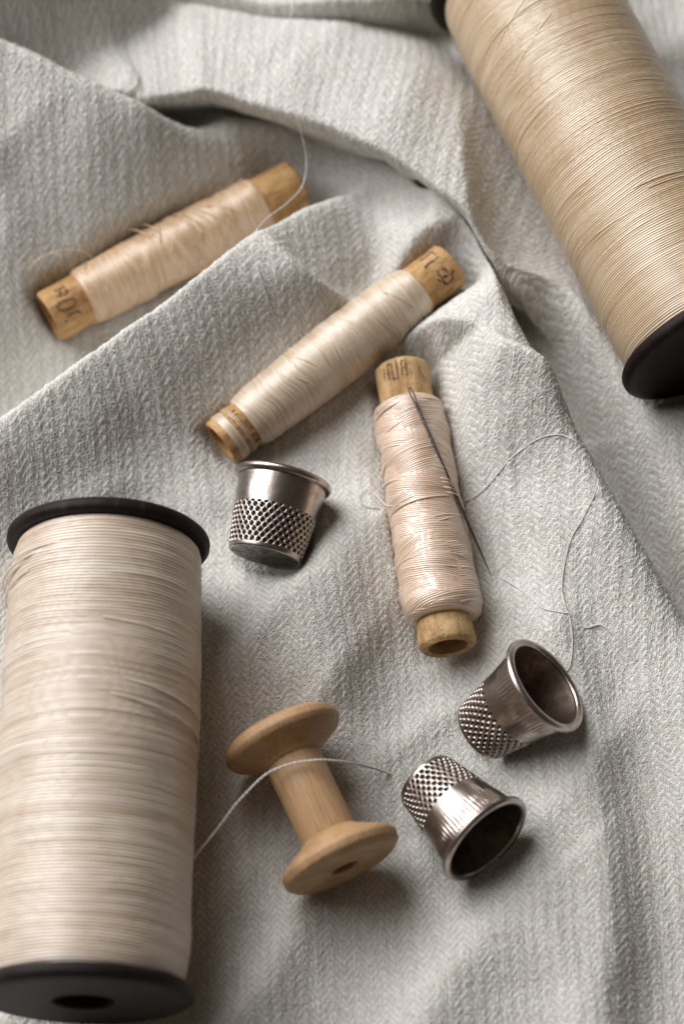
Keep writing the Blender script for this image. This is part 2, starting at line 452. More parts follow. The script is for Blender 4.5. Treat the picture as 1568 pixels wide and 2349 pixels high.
def bweights(fx, cx0, n):
    """cubic B-spline interpolation matrix from the coarse lattice to the points fx (clamped)"""
    u = np.clip((fx - cx0) / CH, 1.0, n - 3.001); i = np.floor(u).astype(int); t = u - i
    W = np.zeros((len(fx), n), np.float32); r = np.arange(len(fx))
    W[r, i - 1] = (1 - t) ** 3 / 6; W[r, i] = (3 * t ** 3 - 6 * t ** 2 + 4) / 6
    W[r, i + 1] = (-3 * t ** 3 + 3 * t ** 2 + 3 * t + 1) / 6; W[r, i + 2] = t ** 3 / 6
    return W
WX = bweights(GX, CX[0], len(CX)); WY = bweights(GY, CY[0], len(CY))
up = lambda f: (WY @ f.astype(np.float32)) @ WX.T
HF, SX, SY = up(HC), up(SXc), up(SYc)
UX, UY = np.meshgrid(GX, GY)
PX, PY = UX + SX, UY + SY

def sample(f, x, y):
    i = int(np.clip((x - CX[0]) / CH, 0, len(CX) - 2)); j = int(np.clip((y - CY[0]) / CH, 0, len(CY) - 2))
    fx = (x - CX[i]) / CH; fy = (y - CY[j]) / CH
    return (f[j, i] * (1 - fx) + f[j, i + 1] * fx) * (1 - fy) + (f[j + 1, i] * (1 - fx) + f[j + 1, i + 1] * fx) * fy

def height(x, y):
    """cloth height over a table point, its leaning folds included"""
    u, v = x, y
    for _ in range(6): u, v = x - sample(SXc, u, v), y - sample(SYc, u, v)
    return sample(HC, u, v)

def on_cloth(px, py, above=0.24):
    """first point where the sight line through a picture point meets the cloth"""
    d = ray(px, py)
    for z in np.arange(32, -6, -0.1):
        p = CAM + (z - CAM[2]) / d[2] * d
        if height(p[0], p[1]) + above >= z: return p
    return p

# weave: two-up two-down twill turning into a herringbone
def weave(u, v):
    p = 0.295
    u = u + 1.3 * noise2(u / 30, v / 34, 20) + .40 * noise2(u / 9, v / 9, 21) + .06 * noise2(u / .9, v / .9, 22)
    v = v + .45 * noise2(u / 10 + 40, v / 8, 23) + .09 * noise2(u / .9, v / 1.2 + 30, 24)
    u, v = u + .06 * v, v - .06 * u
    a, b = u / p, v / (p * 1.22)
    i, j = np.floor(a), np.floor(b); fu, fv = a - i - .5, b - j - .5
    NN = 8.0
    tri = lambda t: np.abs((t / NN) % 2 - 1) * NN
    T = rnd_table(77)
    ri = T[(i.astype(int) * 37) % 4096]; rj = T[(j.astype(int) * 53 + 900) % 4096]
    zw = np.sin(np.pi / 2 * (b + tri(i + .5))); zf = -np.sin(np.pi / 2 * (j + .5 + tri(a)))
    nw = noise2(i * 3.7, b / 2.6, 31); nf = noise2(a / 2.6, j * 3.1, 32)
    rw = 1.05 + .4 * (ri - .5) + .55 * nw; rf = .9 + .4 * (rj - .5) + .40 * nf
    hw = .75 * zw + 1.05 * rw * np.sqrt(np.maximum(1 - (2.05 * fu) ** 2, 0)) + .45 * nw
    hf = .75 * zf + 0.95 * rf * np.sqrt(np.maximum(1 - (2.05 * fv) ** 2, 0)) + .30 * nf - .15
    k = hw > hf
    tone = np.where(k, .74 + .22 * (ri - .5) + .30 * nw, .30 + .22 * (rj - .5) + .30 * nf)
    rib = .8 * np.cos(2 * np.pi * a / NN) * .5
    return np.maximum(hw, hf) + rib, np.clip(tone + .06 * rib, 0, 1)
WH, TONE = weave(UX, UY)
nub = noise2(UX / 1.4, UY / 1.4, 41) + .8 * noise2(UX / .62, UY / .7, 42)
core = np.exp(-np.maximum(0, np.maximum(np.maximum(x_lo - UX, UX - x_hi), np.maximum(y_lo - UY, UY - y_hi))) / 2)
disp = (0.112 * (WH - .9) + 0.026 * nub) * core
def grad(f):
    return np.gradient(f, GX, axis=1), np.gradient(f, GY, axis=0)
xu, xv = grad(PX); yu, yv = grad(PY); zu, zv = grad(HF)
nx = yu * zv - zu * yv; ny = zu * xv - xu * zv; nz = xu * yv - yu * xv
nl = np.sqrt(nx * nx + ny * ny + nz * nz) + 1e-9
V = np.stack([PX + disp * nx / nl, PY + disp * ny / nl, HF + disp * nz / nl], -1)
cloth = add_obj('linen_cloth', mesh_from('linen_cloth', V.reshape(-1, 3), grid_faces(len(GY), len(GX)), {'yarn': TONE}), M_cloth)
tag(cloth, 'crumpled off-white herringbone linen cloth lying under all the sewing things', 'cloth')
rg = np.random.RandomState(12)
NH = 14000
hj = rg.randint(np.searchsorted(GY, y_lo), np.searchsorted(GY, y_hi), NH); hi_ = rg.randint(np.searchsorted(GX, x_lo), np.searchsorted(GX, x_hi), NH)
hn = np.stack([nx[hj, hi_] / nl[hj, hi_], ny[hj, hi_] / nl[hj, hi_], nz[hj, hi_] / nl[hj, hi_]], -1); h0 = V[hj, hi_]
ht = rg.normal(size=(NH, 3)); ht -= hn * (ht * hn).sum(1)[:, None]; ht /= np.linalg.norm(ht, axis=1)[:, None]
hb = np.cross(hn, ht); ln = rg.uniform(.6, 2.4, NH)[:, None]; cv = rg.normal(0, .5, NH)[:, None]; lf = rg.uniform(.15, .6, NH)[:, None]
HV, HFc, off = [], [], 0
for k in range(5):
    u = k / 4
    c = h0 + ln * (ht * u + hb * cv * u * u + hn * lf * (u - .8 * u * u)); r = .027 * (1 - .6 * u)
    HV.append(np.stack([c + hn * r, c + hb * r, c - (hn + hb) * r * .7], 1))
HV = np.stack(HV, 1)
rr = np.arange(NH)[:, None, None] * 15; kk = np.arange(4)[None, :, None] * 3; qq = np.arange(3)[None, None, :]
HFc = np.stack([rr + kk + qq, rr + kk + (qq + 1) % 3, rr + kk + 3 + (qq + 1) % 3, rr + kk + 3 + qq], -1).reshape(-1, 4)
lint = add_obj('loose_fibres', mesh_from('loose_fibres', HV.reshape(-1, 3), HFc, {'yarn': np.full(NH * 15, .85)}), M_cloth, cloth)
lint['kind'] = 'stuff'
del V, nx, ny, nz, nl, xu, xv, yu, yv, zu, zv, disp, WH, TONE, nub

# ------------------------------------------------------------------ wound thread
def wound(R, L, z0, pitch, segs, amp=.5, wander=.5, wl=9.0, cross=0.0, slope=0.02, rough=.12, seed=0, step=None, lump=.10):
    """thread wound on a bobbin. R: list of (s, radius) along the winding; cross > 0 lays a second family of turns across the first"""
    step = step or pitch / 6.0
    s = np.arange(0, L + step, step); th = np.linspace(-np.pi, np.pi, segs)
    Sg, T = np.meshgrid(s, th, indexing='ij')
    Rb = np.interp(s, [a for a, b in R], [b for a, b in R])
    k = max(1, int(.5 / step)); ker = np.ones(2 * k + 1) / (2 * k + 1)
    Rb = np.convolve(np.pad(Rb, k, mode='edge'), ker, 'valid')[:, None] * np.ones((1, segs))
    mean_R = Rb.max()
    def family(sl, sd):
        ph = (Sg + sl * mean_R * T) / pitch + wander * noise2(Sg / wl + 3, T * 1.3 + 7, sd) + .5 * wander * noise2(Sg / (wl * .3), T * 1.8 + 7, sd + 1)
        i = np.floor(ph); f = ph - i - .5
        Tb = rnd_table(sd + 5); ii = i.astype(int)
        r1 = Tb[(ii * 41) % 4096]; nn = noise2(i * 5.3, T * 2.2 + 11, sd + 2)
        bun = noise2(ph / 5.0, T * 1.2, sd + 3)
        h = pitch * (amp * np.sqrt(np.maximum(1 - (1.96 * f) ** 2, 0)) + rough * 2 * (r1 - .5) + rough * 2.0 * nn + rough * 1.2 * bun)
        tone = np.clip(.55 + .55 * (r1 - .5) + .26 * nn + .10 * bun, 0, 1)
        return h, tone
    h, tone = family(slope, seed)
    if cross:
        h2, t2 = family(-cross, seed + 20); h1, t1 = family(cross, seed + 40)
        pa = pitch * 1.1 * noise2(Sg / 3.2 + 2, T * 1.1 + 5, seed + 60); pb = pitch * 1.1 * noise2(Sg / 3.0 + 9, T * 1.1 + 1, seed + 61)
        pc = pitch * 1.0 * noise2(Sg / 4 + 9, T * .8 + 1, seed + 62) - pitch * .25
        st = np.stack([h1 + pa, h2 + pb, h + pc]); kk = st.argmax(0)
        h = st.max(0); tone = np.choose(kk, [t1, t2, tone])
    edge = np.clip(np.minimum(Sg, L - Sg) / .6, 0, 1)
    Rr = Rb + h * np.sqrt(edge) + lump * noise2(Sg / 6, T * 1.2, seed + 9)
    V = np.stack([Rr * np.cos(T), Rr * np.sin(T), Sg + z0], -1)
    n, m = V.shape[:2]
    F = grid_faces(n, m - 1, True)
    V = V[:, :-1]; tone = tone[:, :-1]
    # caps down to the core
    c0 = V[0].copy(); c0[:, :2] *= .35; c1 = V[-1].copy(); c1[:, :2] *= .35
    V = np.vstack([c0[None], V, c1[None]]); tone = np.vstack([tone[:1], tone, tone[-1:]])
    F = grid_faces(n + 2, m - 1, True)
    return V.reshape(-1, 3), F, tone.ravel(), (s, Rb[:, 0])

def strands(specs, R, z0, rad, seed=0):
    """single turns lying over a winding: (s0, theta0, s1, theta1, lift); R(s) is its surface"""
    Vs, Fs, off = [], [], 0
    rg = np.random.RandomState(seed)
    for s0, t0, s1, t1, lf in specs:
        n = max(12, int(abs(t1 - t0) * 22)); u = np.linspace(0, 1, n)
        s = s0 + (s1 - s0) * u + .25 * np.sin(u * 5 + rg.rand() * 6) * (abs(t1 - t0) / 3)
        t = t0 + (t1 - t0) * u
        r = np.interp(s, R[0], R[1]) + rad * .95 + lf * np.sin(np.pi * u)
        p = np.stack([r * np.cos(t), r * np.sin(t), s + z0], -1)
        V, F = tube(p, rad, 6); Vs.append(V); Fs.append(F + off); off += len(V)
    return np.vstack(Vs), np.vstack(Fs)

def join(parts):
    Vs, Fs, Ts, off = [], [], [], 0
    for V, F, t in parts:
        Vs.append(V); Fs.append(F + off); Ts.append(np.broadcast_to(t, (len(V),)) if np.ndim(t) == 0 else t); off += len(V)
    return np.vstack(Vs), np.vstack(Fs), np.concatenate(Ts)

def axis_len(ab): return float(np.linalg.norm(ab[1] - ab[0]))

# ------------------------------------------------------------------ the two large spools
def flange_mesh(R, th, hole, z, face):
    """disc flange; `face` = +1 when the outer face looks along +z"""
    prof = [(hole, 0), (hole, th), (hole + .6, th + .05), (R - 2.2, th), (R - .8, th - .15), (R, th - .9), (R, .7), (R - .7, 0), (hole, 0)]
    prof = rounded(prof, .45, 3)
    if face > 0: pts = [(r, z + q) for r, q in prof]
    else: pts = [(r, z - q) for r, q in prof][::-1]
    V, F = lathe(pts, 128, .004, 3)
    return mesh_from('flange', V.reshape(-1, 3), F, sharp=40)

def large_spool(ab, label, mat, seed, pitch, Rw, extra, name='thread_spool', Rf=18.5):
    L = axis_len(ab); TH = 2.9
    t = thing(name, frame(*ab), label, 'thread spool', 'large thread spools with dark flanges')
    V, F = lathe([(5.2, .3), (5.2, L - .3), (6.0, L - .3), (6.0, .3), (5.2, .3)], 48)
    add_obj('core_tube', mesh_from('core_tube', V.reshape(-1, 3), F, sharp=40), M_bore, t)
    add_obj('flange', flange_mesh(Rf, TH, 5.4, TH, -1), M_dark, t)
    add_obj('flange', flange_mesh(Rf, TH, 5.4, L - TH, +1), M_dark, t)
    Lw = L - 2 * TH - .1
    V, F, tone, surf = wound([(0, Rw - .9), (2.0, Rw - .3), (6, Rw), (Lw * .5, Rw + .25), (Lw - 6, Rw), (Lw - 2, Rw - .3), (Lw, Rw - .9)], Lw, TH + .05, pitch, 420, seed=seed, **extra['w'])
    rg = np.random.RandomState(seed)
    sp = []
    for k in range(extra['n']):
        s = rg.uniform(3, Lw - 3); a = rg.uniform(-2.2, 1.0); ln = rg.uniform(.5, 2.2)
        sp.append((s, a, np.clip(s + rg.normal(0, extra['sl']) * ln, 1, Lw - 1), a + ln, rg.uniform(0, .05)))
    sp += extra.get('loose', [])
    V2, F2 = strands(sp, surf, TH + .05, pitch * .36, seed)
    V, F, tone = join([(V, F, tone), (V2, F2, .85)])
    add_obj('thread_winding', mesh_from('thread_winding', V, F, {'tone': tone}), mat, t)
    return t, surf

large_spool(SP1, 'large spool of pale pinkish cream thread between dark flanges at the lower left edge', M_pink, 3, .58, 17.1,
            {'w': dict(amp=.62, wander=.55, wl=16, slope=.004, rough=.075, lump=.24), 'n': 0, 'sl': .8,
             'loose': [(7.0, 2.2, 5.0, .4, 1.0), (9.5, 2.3, 6.0, .6, 1.3), (10.5, 2.3, 7.0, .8, .8), (12.5, 2.2, 9.0, .8, .6), (31, -.3, 34, -1.7, .5), (34, -.2, 38, -1.8, .6), (20, -.1, 22, -1.4, .25)]})
large_spool(SP2, 'large spool of golden beige thread with dark flanges in the upper right corner', M_gold, 11, .44, 16.7,
            {'w': dict(amp=.48, wander=1.0, wl=15, slope=-.03, rough=.060, lump=.08), 'n': 7, 'sl': 1.3,
             'loose': [(18, 1.3, 15, -.4, .02), (22, 1.3, 13, .2, .02), (27, 1.0, 20, .2, .02)]})

# ------------------------------------------------------------------ cardboard bobbins
def card_tube(L, R, bore, parent, mat, seed, flare=0.0):
    prof = [(bore, 4.0), (bore, .25), (R - .5, 0), (R, .5)]
    prof += [(R + flare * max(0, 1 - s / 4.0) + flare * max(0, 1 - (L - s) / 4.0), s) for s in np.linspace(.8, L - .8, 40)]
    prof += [(R, L - .5), (R - .5, L), (bore, L - .25), (bore, L - 4)]
    V, F = lathe(prof, 80, .020, seed)
    o = add_obj('cardboard_tube', mesh_from('cardboard_tube', V.reshape(-1, 3), F, sharp=50), mat, parent)
    V, F = lathe([(.0, 4.0), (bore + .05, 3.9), (bore + .05, L - 3.9), (.0, L - 4.0)], 40)
    add_obj('bore', mesh_from('bore', V.reshape(-1, 3), F, sharp=40), M_bore, parent)
    return o

def stamp(strokes, R, parent, mat, name='stamped_lettering', wdt=.28, ragged=.35, seed=0):
    """ink strokes [(s, c)] on a tube: s along the axis, c round it from the uppermost line (mm)"""
    rg = np.random.RandomState(seed); Vs, Fs, off = [], [], 0
    for st in strokes:
        p = resample(spline(st, 6) if len(st) > 2 else np.array(st, float), .12); n = len(p)
        d = np.gradient(p, axis=0); d /= np.linalg.norm(d, axis=1)[:, None] + 1e-9
        q = np.stack([-d[:, 1], d[:, 0]], -1)
        ww = wdt * (1 + ragged * 2 * (rg.rand(n) - .5)); 
        for sg in (0, 1):
            pass
        e = np.stack([p - q * ww[:, None] / 2, p + q * ww[:, None] / 2], 1)
        a = e[..., 1] / R
        V = np.stack([(R + .03) * np.cos(a), (R + .03) * np.sin(a), e[..., 0]], -1)
        F = grid_faces(n, 2); F = F[rg.rand(len(F)) > .10]
        Vs.append(V.reshape(-1, 3)); Fs.append(F + off); off += 2 * n
    return add_obj(name, mesh_from(name, np.vstack(Vs), np.vstack(Fs), smooth=False), mat, parent)

def survey(strokes, end, ax, perp, k, R, s_sign, s_end):
    """measured picture points -> (s, c) on the tube surface"""
    out = []
    for st in strokes:
        o = []
        for x, y in st:
            d = np.array([x - end[0], y - end[1]], float) * k
            c = np.clip(d.dot(perp) / R, -.97, .97)
            o.append((s_end + s_sign * d.dot(ax), R * math.asin(c)))
        out.append(o)
    return out

GRP = 'cardboard thread bobbins'
# bobbin 2: cream silk, stamped end
L2 = axis_len(BB2)
t2 = thing('thread_bobbin', frame(*BB2), 'cardboard bobbin of cream thread stamped with a small flower, lying across the middle', 'thread bobbin', GRP)
R2 = 4.85
card_tube(L2, R2, 3.6, t2, M_card, 5)
s0, s1 = 6.4, L2 * .85
Lw = s1 - s0
V, F, tone, surf = wound([(0, R2 + .15), (1.6, R2 + .7), (8, 5.9), (Lw * .45, 6.25), (Lw * .72, 6.35), (Lw - 5, 6.0), (Lw - 1.2, 5.55), (Lw, R2 + .25)], Lw, s0, .36, 300, amp=.40, wander=1.2, wl=7, slope=.015, rough=.13, seed=31, lump=.08)
sp = [(13, -1.2, 13.6, 1.6, .02), (14.5, -.5, 20.5, 1.6, .03), (19, -.4, 17, 1.5, .02), (22, .1, 28, 1.7, .03), (27, -.9, 27.6, 1.7, .02), (12, .2, 17, 1.6, .03), (31, 0, 34, 1.5, .03), (Lw - 7, -.3, Lw - 2, 1.5, .03)]
sp = [q for q in sp if max(q[0], q[2]) < Lw - .5]
V2, F2 = strands(sp, surf, s0, .13, 4)
band = wound([(0, R2 + .1), (.9, R2 + .22), (1.8, R2 + .1)], 1.8, 1.5, .28, 200, amp=.35, wander=.4, wl=5, slope=.004, seed=35, lump=.02)
a = np.linspace(-np.pi, np.pi, 160)
single = [tube(np.stack([(R2 + .12) * np.cos(a), (R2 + .12) * np.sin(a), 4.3 + q + .15 * np.sin(a)], -1), .13, 6) for q in (0, .42)]
V, F, tone = join([(V, F, tone), (V2, F2, .75), band[:3], (single[0][0], single[0][1], .8), (single[1][0], single[1][1], .45)])
add_obj('thread_winding', mesh_from('thread_winding', V, F, {'tone': tone}), M_silk2, t2)
ax2, pp2 = np.array([.788, -.616]), np.array([.616, .788])
marks = [[(320, 585), (345, 520), (430, 470)], [(345, 585), (460, 545), (560, 460), (620, 390), (610, 355)],
         [(420, 670), (540, 625), (700, 480)], [(690, 470), (740, 530), (772, 585)],
         [(545, 870), (640, 790), (760, 720), (810, 660)], [(790, 640), (840, 655), (870, 680)], [(535, 845), (560, 880), (600, 850)], [(590, 800), (660, 770), (700, 720)],
         [(790, 960), (830, 1050), (890, 1080), (930, 1050)], [(905, 880), (900, 940), (960, 930), (1000, 970)], [(905, 880), (950, 920)],
         [(1040, 1020), (1080, 980), (1130, 950), (1090, 930)], [(1100, 1000), (1100, 1060), (1060, 1120), (1000, 1150)],
         [(890, 1080), (900, 1150), (950, 1190), (1010, 1160)], [(900, 1170), (930, 1140), (960, 1175)], [(785, 1130), (820, 1140), (850, 1155)], [(1060, 1190), (1080, 1215)], [(920, 1030), (980, 1040), (960, 1070), (930, 1050)],
         [(990, 1370), (1080, 1290), (1150, 1240)]]
stamp(survey(marks, (1070, 575), ax2, pp2, .0096, R2, 1, L2), R2 * 1.012, t2, M_ink, wdt=.25, seed=3)
marks = [[(560, 290), (590, 325), (620, 295)], [(540, 470), (545, 520), (580, 555), (640, 555), (720, 480)], [(650, 400), (670, 365)], [(700, 650), (700, 720), (715, 760)], [(700, 650), (780, 590)],
         [(780, 800), (850, 750)], [(960, 930), (980, 980), (1060, 1000)], [(920, 750), (960, 780)], [(1020, 870), (1060, 860)], [(1030, 1010), (1100, 950)],
         [(1110, 1040), (1110, 1100), (1150, 1140), (1200, 1080)], [(1110, 1040), (1160, 1000)], [(1190, 1150), (1250, 1140), (1240, 1060)]]
stamp(survey(marks, (375, 1010), ax2, pp2, .0096, R2, 1, 0), R2 * 1.012, t2, M_ink, wdt=.22, seed=5)

# bobbin 3: rose silk, cross wound
L3 = axis_len(BB3)
t3 = thing('thread_bobbin', frame(*BB3), 'cardboard bobbin of glossy rose thread with a needle stuck through its winding', 'thread bobbin', GRP)
R3 = 5.2
card_tube(L3, R3, 3.7, t3, M_card3, 8, .25)
s0, s1 = L3 * .145, L3 * .905
Lw = s1 - s0
W3 = wound([(0, R3 + .35), (.7, 6.5), (3, 6.75), (8, 6.6), (Lw * .45, 6.75), (Lw * .8, 7.0), (Lw - 2.5, 7.2), (Lw - .9, 6.9), (Lw, R3 + .7)], Lw, s0, .42, 360, amp=.46, wander=.7, wl=8, cross=.20, slope=.05, rough=.06, seed=51, lump=.12)
V, F, tone, surf3 = W3
rg = np.random.RandomState(5); sp = []
for k in range(22):
    s = rg.uniform(1, Lw - 1); a0 = rg.uniform(-2.4, .6); ln = rg.uniform(.8, 2.4); sl = rg.choice([-1, 1]) * rg.uniform(.6, 2.2)
    sp.append((s, a0, np.clip(s + sl * ln, .6, Lw - .6), a0 + ln, rg.uniform(0, .10)))
V2, F2 = strands(sp, surf3, s0, .20, 4)
V, F, tone = join([(V, F, tone), (V2, F2, .7)])
add_obj('thread_winding', mesh_from('thread_winding', V, F, {'tone': tone}), M_silk3, t3)
faint = []
for c in (-.4, .5, 1.4, 2.4, 3.3, 4.2): faint.append([(1.2 + .3 * math.sin(c * 3), c), (4.6 + .4 * math.cos(c * 5), c + .15)])
faint += [[(1.2, -.4), (1.3, .5)], [(4.8, 1.4), (4.5, 2.4)], [(1.3, 2.4), (1.5, 3.3)], [(2.6, -.4), (2.8, .5)], [(5.2, -4.2), (3.8, -3.2), (2.6, -3.0)]]
stamp(faint, R3 * 1.02 + .1, t3, M_ink2, wdt=.22, ragged=.8, seed=8)

# bobbin 1: peach silk behind the fold
L1 = axis_len(BB1)
t1 = thing('thread_bobbin', frame(*BB1), 'cardboard bobbin of shiny peach thread half hidden behind a cloth fold', 'thread bobbin', GRP)
R1 = 5.4
card_tube(L1, R1, 3.8, t1, M_card, 9)
s0, s1 = 8.0, L1 * .845
Lw = s1 - s0
V, F, tone, surf = wound([(0, R1 + .15), (1.2, R1 + .45), (Lw * .5, 6.2), (Lw - 1.2, 5.9), (Lw, R1 + .2)], Lw, s0, .30, 300, amp=.42, wander=1.2, wl=7, cross=.14, slope=.06, rough=.08, seed=71, lump=.15)
rg = np.random.RandomState(9); sp = []
for k in range(40):
    s = rg.uniform(1, Lw - 1); a0 = rg.uniform(-1.9, .6); ln = rg.uniform(.6, 2.0); sl = rg.normal(0, 2.2)
    sp.append((s, a0, np.clip(s + sl * ln, .6, Lw - .6), a0 + ln, rg.uniform(0, .35)))
sp += [(12, -2.0, 17, -.3, 1.6), (16, -1.9, 19, -.2, 1.2), (24, -1.6, 25, .9, .4)]
V2, F2 = strands(sp, surf, s0, .15, 4)
curl = spline([(6.8, -3.0, 13), (8.2, -5.2, 11.5), (9.0, -7.2, 7.5), (8.0, -8.2, 3.0), (6.6, -8.0, 0.6)], 14)
V3, F3 = tube(curl, .10, 6)
V, F, tone = join([(V, F, tone), (V2, F2, .75), (V3, F3, .8)])
add_obj('thread_winding', mesh_from('thread_winding', V, F, {'tone': tone}), M_silk1, t1)
ax1, pp1 = np.array([.88, -.475]), np.array([.475, .88])
marks = [[(340, 680), (420, 630), (500, 640)], [(470, 600), (560, 540)], [(545, 870), (620, 820), (720, 790), (740, 740)], [(600, 1000), (680, 960), (780, 940), (810, 860), (760, 850)], [(640, 870), (720, 920)],
         [(940, 1060), (900, 1030), (720, 1080), (610, 1170), (680, 1240), (800, 1220), (930, 1140), (940, 1060)],
         [(780, 1340), (880, 1270), (1000, 1230), (1030, 1250)], [(740, 1400), (780, 1390)]]
stamp(survey(marks, (402, 1130), ax1, pp1, .0108, R1, 1, 0), R1 * 1.015, t1, M_ink2, wdt=.42, ragged=.5, seed=4)

# ------------------------------------------------------------------ wooden spool
LW = axis_len(WSP); RB, RF = 5.2, 11.1
tw = thing('wooden_spool', frame(*WSP), 'small empty wooden spool with flared ends on the cloth beside the large pale spool', 'wooden spool')
V, F = lathe([(2.2, 6.5), (RB - .05, 6.5), (RB, 6.9), (RB - .05, LW / 2), (RB, LW - 6.9), (RB - .05, LW - 6.5), (2.2, LW - 6.5)], 96, .004, 2)
add_obj('barrel', mesh_from('barrel', V.reshape(-1, 3), F, sharp=40), M_wood, tw)
def wood_flange(sign):
    prof = rounded([(2.4, 6.75), (2.4, .4), (3.0, .05), (4.2, .0), (4.35, .14), (4.5, .0), (6.6, .0), (6.9, .22), (7.2, .02), (RF - 1.5, .15), (RF - .25, 1.1), (RF, 2.4), (RF - .45, 3.3), (RF - 1.0, 3.7), (6.0, 6.1), (RB + .1, 6.75), (2.4, 6.75)], .32, 4)
    pts = [(r, z) for r, z in prof]
    if sign > 0: pts = [(r, LW - z) for r, z in prof][::-1]
    V, F = lathe(pts, 112, .005, 4 + sign)
    return mesh_from('flange', V.reshape(-1, 3), F, sharp=35)
add_obj('flange', wood_flange(-1), M_wood, tw); add_obj('flange', wood_flange(1), M_wood, tw)
V, F = lathe([(2.38, 6.0), (2.38, LW - 6.0)], 40)
add_obj('bore', mesh_from('bore', V.reshape(-1, 3), F), M_bore, tw)

# ------------------------------------------------------------------ thimbles
def thimble(name, c, a, label, L, Rc, Ro, knurl, rows_pitch, round_pitch, rim_r, dome, flutes, roll=0.0, rounded_end=1.6):
    """closed end at local z = 0, rim at z = L"""
    base_pt = c - a * L
    t = thing(name, frame(base_pt, c, up=CAM - c), label, 'thimble', 'metal thimbles')
    segs = 640
    # outer profile from the centre of the closed end to the rim
    prof = [(.0, -dome), (Rc * .5, -dome * .75), (Rc - .1, 0.0)]
    prof += [(Rc + (Ro - Rc) * (s / L) ** knurl['bell'], s) for s in np.linspace(.6, L, 24)]
    prof = rounded(prof[:3], .1, 1).tolist() + [list(q) for q in prof[3:]]
    prof = fine(rounded(prof, rounded_end, 5), .10)
    th = np.linspace(0, 2 * np.pi, segs, endpoint=False) + roll
    r = np.maximum(prof[:, 0:1], .001); z = prof[:, 1:2] * np.ones((1, segs))
    arc = np.concatenate([[0], np.cumsum(np.linalg.norm(np.diff(prof, axis=0), axis=1))])[:, None]
    d = np.zeros((len(prof), segs))
    nround = int(2 * np.pi * (Rc + .5) / round_pitch)
    zz = prof[:, 1:2]; row = np.floor((zz - knurl['z0']) / rows_pitch); fz = (zz - knurl['z0']) / rows_pitch - row - .5
    ang = th[None] / (2 * np.pi) * nround + .5 * (row % 2); fa = ang - np.floor(ang) - .5
    rloc = r * 2 * np.pi / nround
    dist = np.sqrt((fz * rows_pitch) ** 2 + (fa * rloc) ** 2)
    inside = (zz > knurl['z0']) & (zz < knurl['z1']) & (prof[:, 0:1] > Rc * .9)
    dr = knurl['r']
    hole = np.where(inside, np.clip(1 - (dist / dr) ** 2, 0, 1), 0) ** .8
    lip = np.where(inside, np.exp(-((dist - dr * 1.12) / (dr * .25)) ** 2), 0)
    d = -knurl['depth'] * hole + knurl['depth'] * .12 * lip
    pit_shade = np.clip(hole * 1.4 - .25, 0, .9)  # dimples: tarnish colour doubling as painted recess shade
    # pitted closed end, its shade painted in as dark metal
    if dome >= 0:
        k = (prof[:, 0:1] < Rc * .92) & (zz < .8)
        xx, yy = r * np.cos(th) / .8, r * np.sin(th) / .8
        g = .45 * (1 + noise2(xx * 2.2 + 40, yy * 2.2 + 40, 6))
        d += np.where(k, -.10 * np.clip(1 - (g / .45) ** 2, 0, 1), 0); pit_shade += np.where(k, .78 + .2 * np.clip(1 - (g / .45) ** 2, 0, 1), 0)
    # fine flutes under the rim
    fl = np.exp(-((zz - (L - flutes['at'])) / flutes['w']) ** 2)
    d += fl * flutes['amp'] * np.sin(th[None] * flutes['n']) * (.6 + .4 * noise2(th[None] * 6, zz * .8, 3))
    d += .02 * noise2(th[None] * 5 + 3, zz * .7, 12)
    dp = np.gradient(prof, axis=0); dp /= np.linalg.norm(dp, axis=1)[:, None] + 1e-9
    nr, nzp = dp[:, 1:2], -dp[:, 0:1]
    rr = r + d * nr; zf = z + d * nzp
    V1 = np.stack([rr * np.cos(th), rr * np.sin(th), zf], -1)
    F1 = grid_faces(len(prof), segs, True)
    add_obj('body', mesh_from('body', V1.reshape(-1, 3), F1, {'pit_shade': np.clip(pit_shade + .25 * np.clip(noise2(th[None] * 3, zz / 3, 4), 0, 1), 0, 1)}), M_nickel, t)
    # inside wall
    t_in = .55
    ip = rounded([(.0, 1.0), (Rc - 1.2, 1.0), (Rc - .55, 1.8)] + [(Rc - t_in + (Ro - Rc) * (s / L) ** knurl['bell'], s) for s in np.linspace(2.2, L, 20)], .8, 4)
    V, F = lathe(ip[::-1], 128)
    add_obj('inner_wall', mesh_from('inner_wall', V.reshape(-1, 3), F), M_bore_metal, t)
    # rolled rim
    b = np.linspace(0, 2 * np.pi, 25)
    rp = [(Ro + rim_r[0] * .25 + rim_r[0] * math.cos(q), L + rim_r[1] * math.sin(q)) for q in b]
    V, F = lathe(rp, 200, .003, 6)
    add_obj('rim', mesh_from('rim', V.reshape(-1, 3), F), M_nickel, t)
    return t
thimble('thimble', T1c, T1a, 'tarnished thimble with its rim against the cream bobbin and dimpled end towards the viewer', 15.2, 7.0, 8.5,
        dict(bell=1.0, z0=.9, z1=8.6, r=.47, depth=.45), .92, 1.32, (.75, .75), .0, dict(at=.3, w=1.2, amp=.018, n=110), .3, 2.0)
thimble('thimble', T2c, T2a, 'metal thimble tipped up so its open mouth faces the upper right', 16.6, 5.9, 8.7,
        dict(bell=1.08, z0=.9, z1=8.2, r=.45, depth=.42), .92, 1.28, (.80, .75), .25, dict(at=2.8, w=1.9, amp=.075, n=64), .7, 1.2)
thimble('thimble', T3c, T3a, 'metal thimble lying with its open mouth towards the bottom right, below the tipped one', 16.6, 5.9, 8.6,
        dict(bell=1.08, z0=.9, z1=8.0, r=.45, depth=.42), .92, 1.28, (.76, .72), .25, dict(at=2.8, w=1.9, amp=.075, n=64), .2, 1.2)

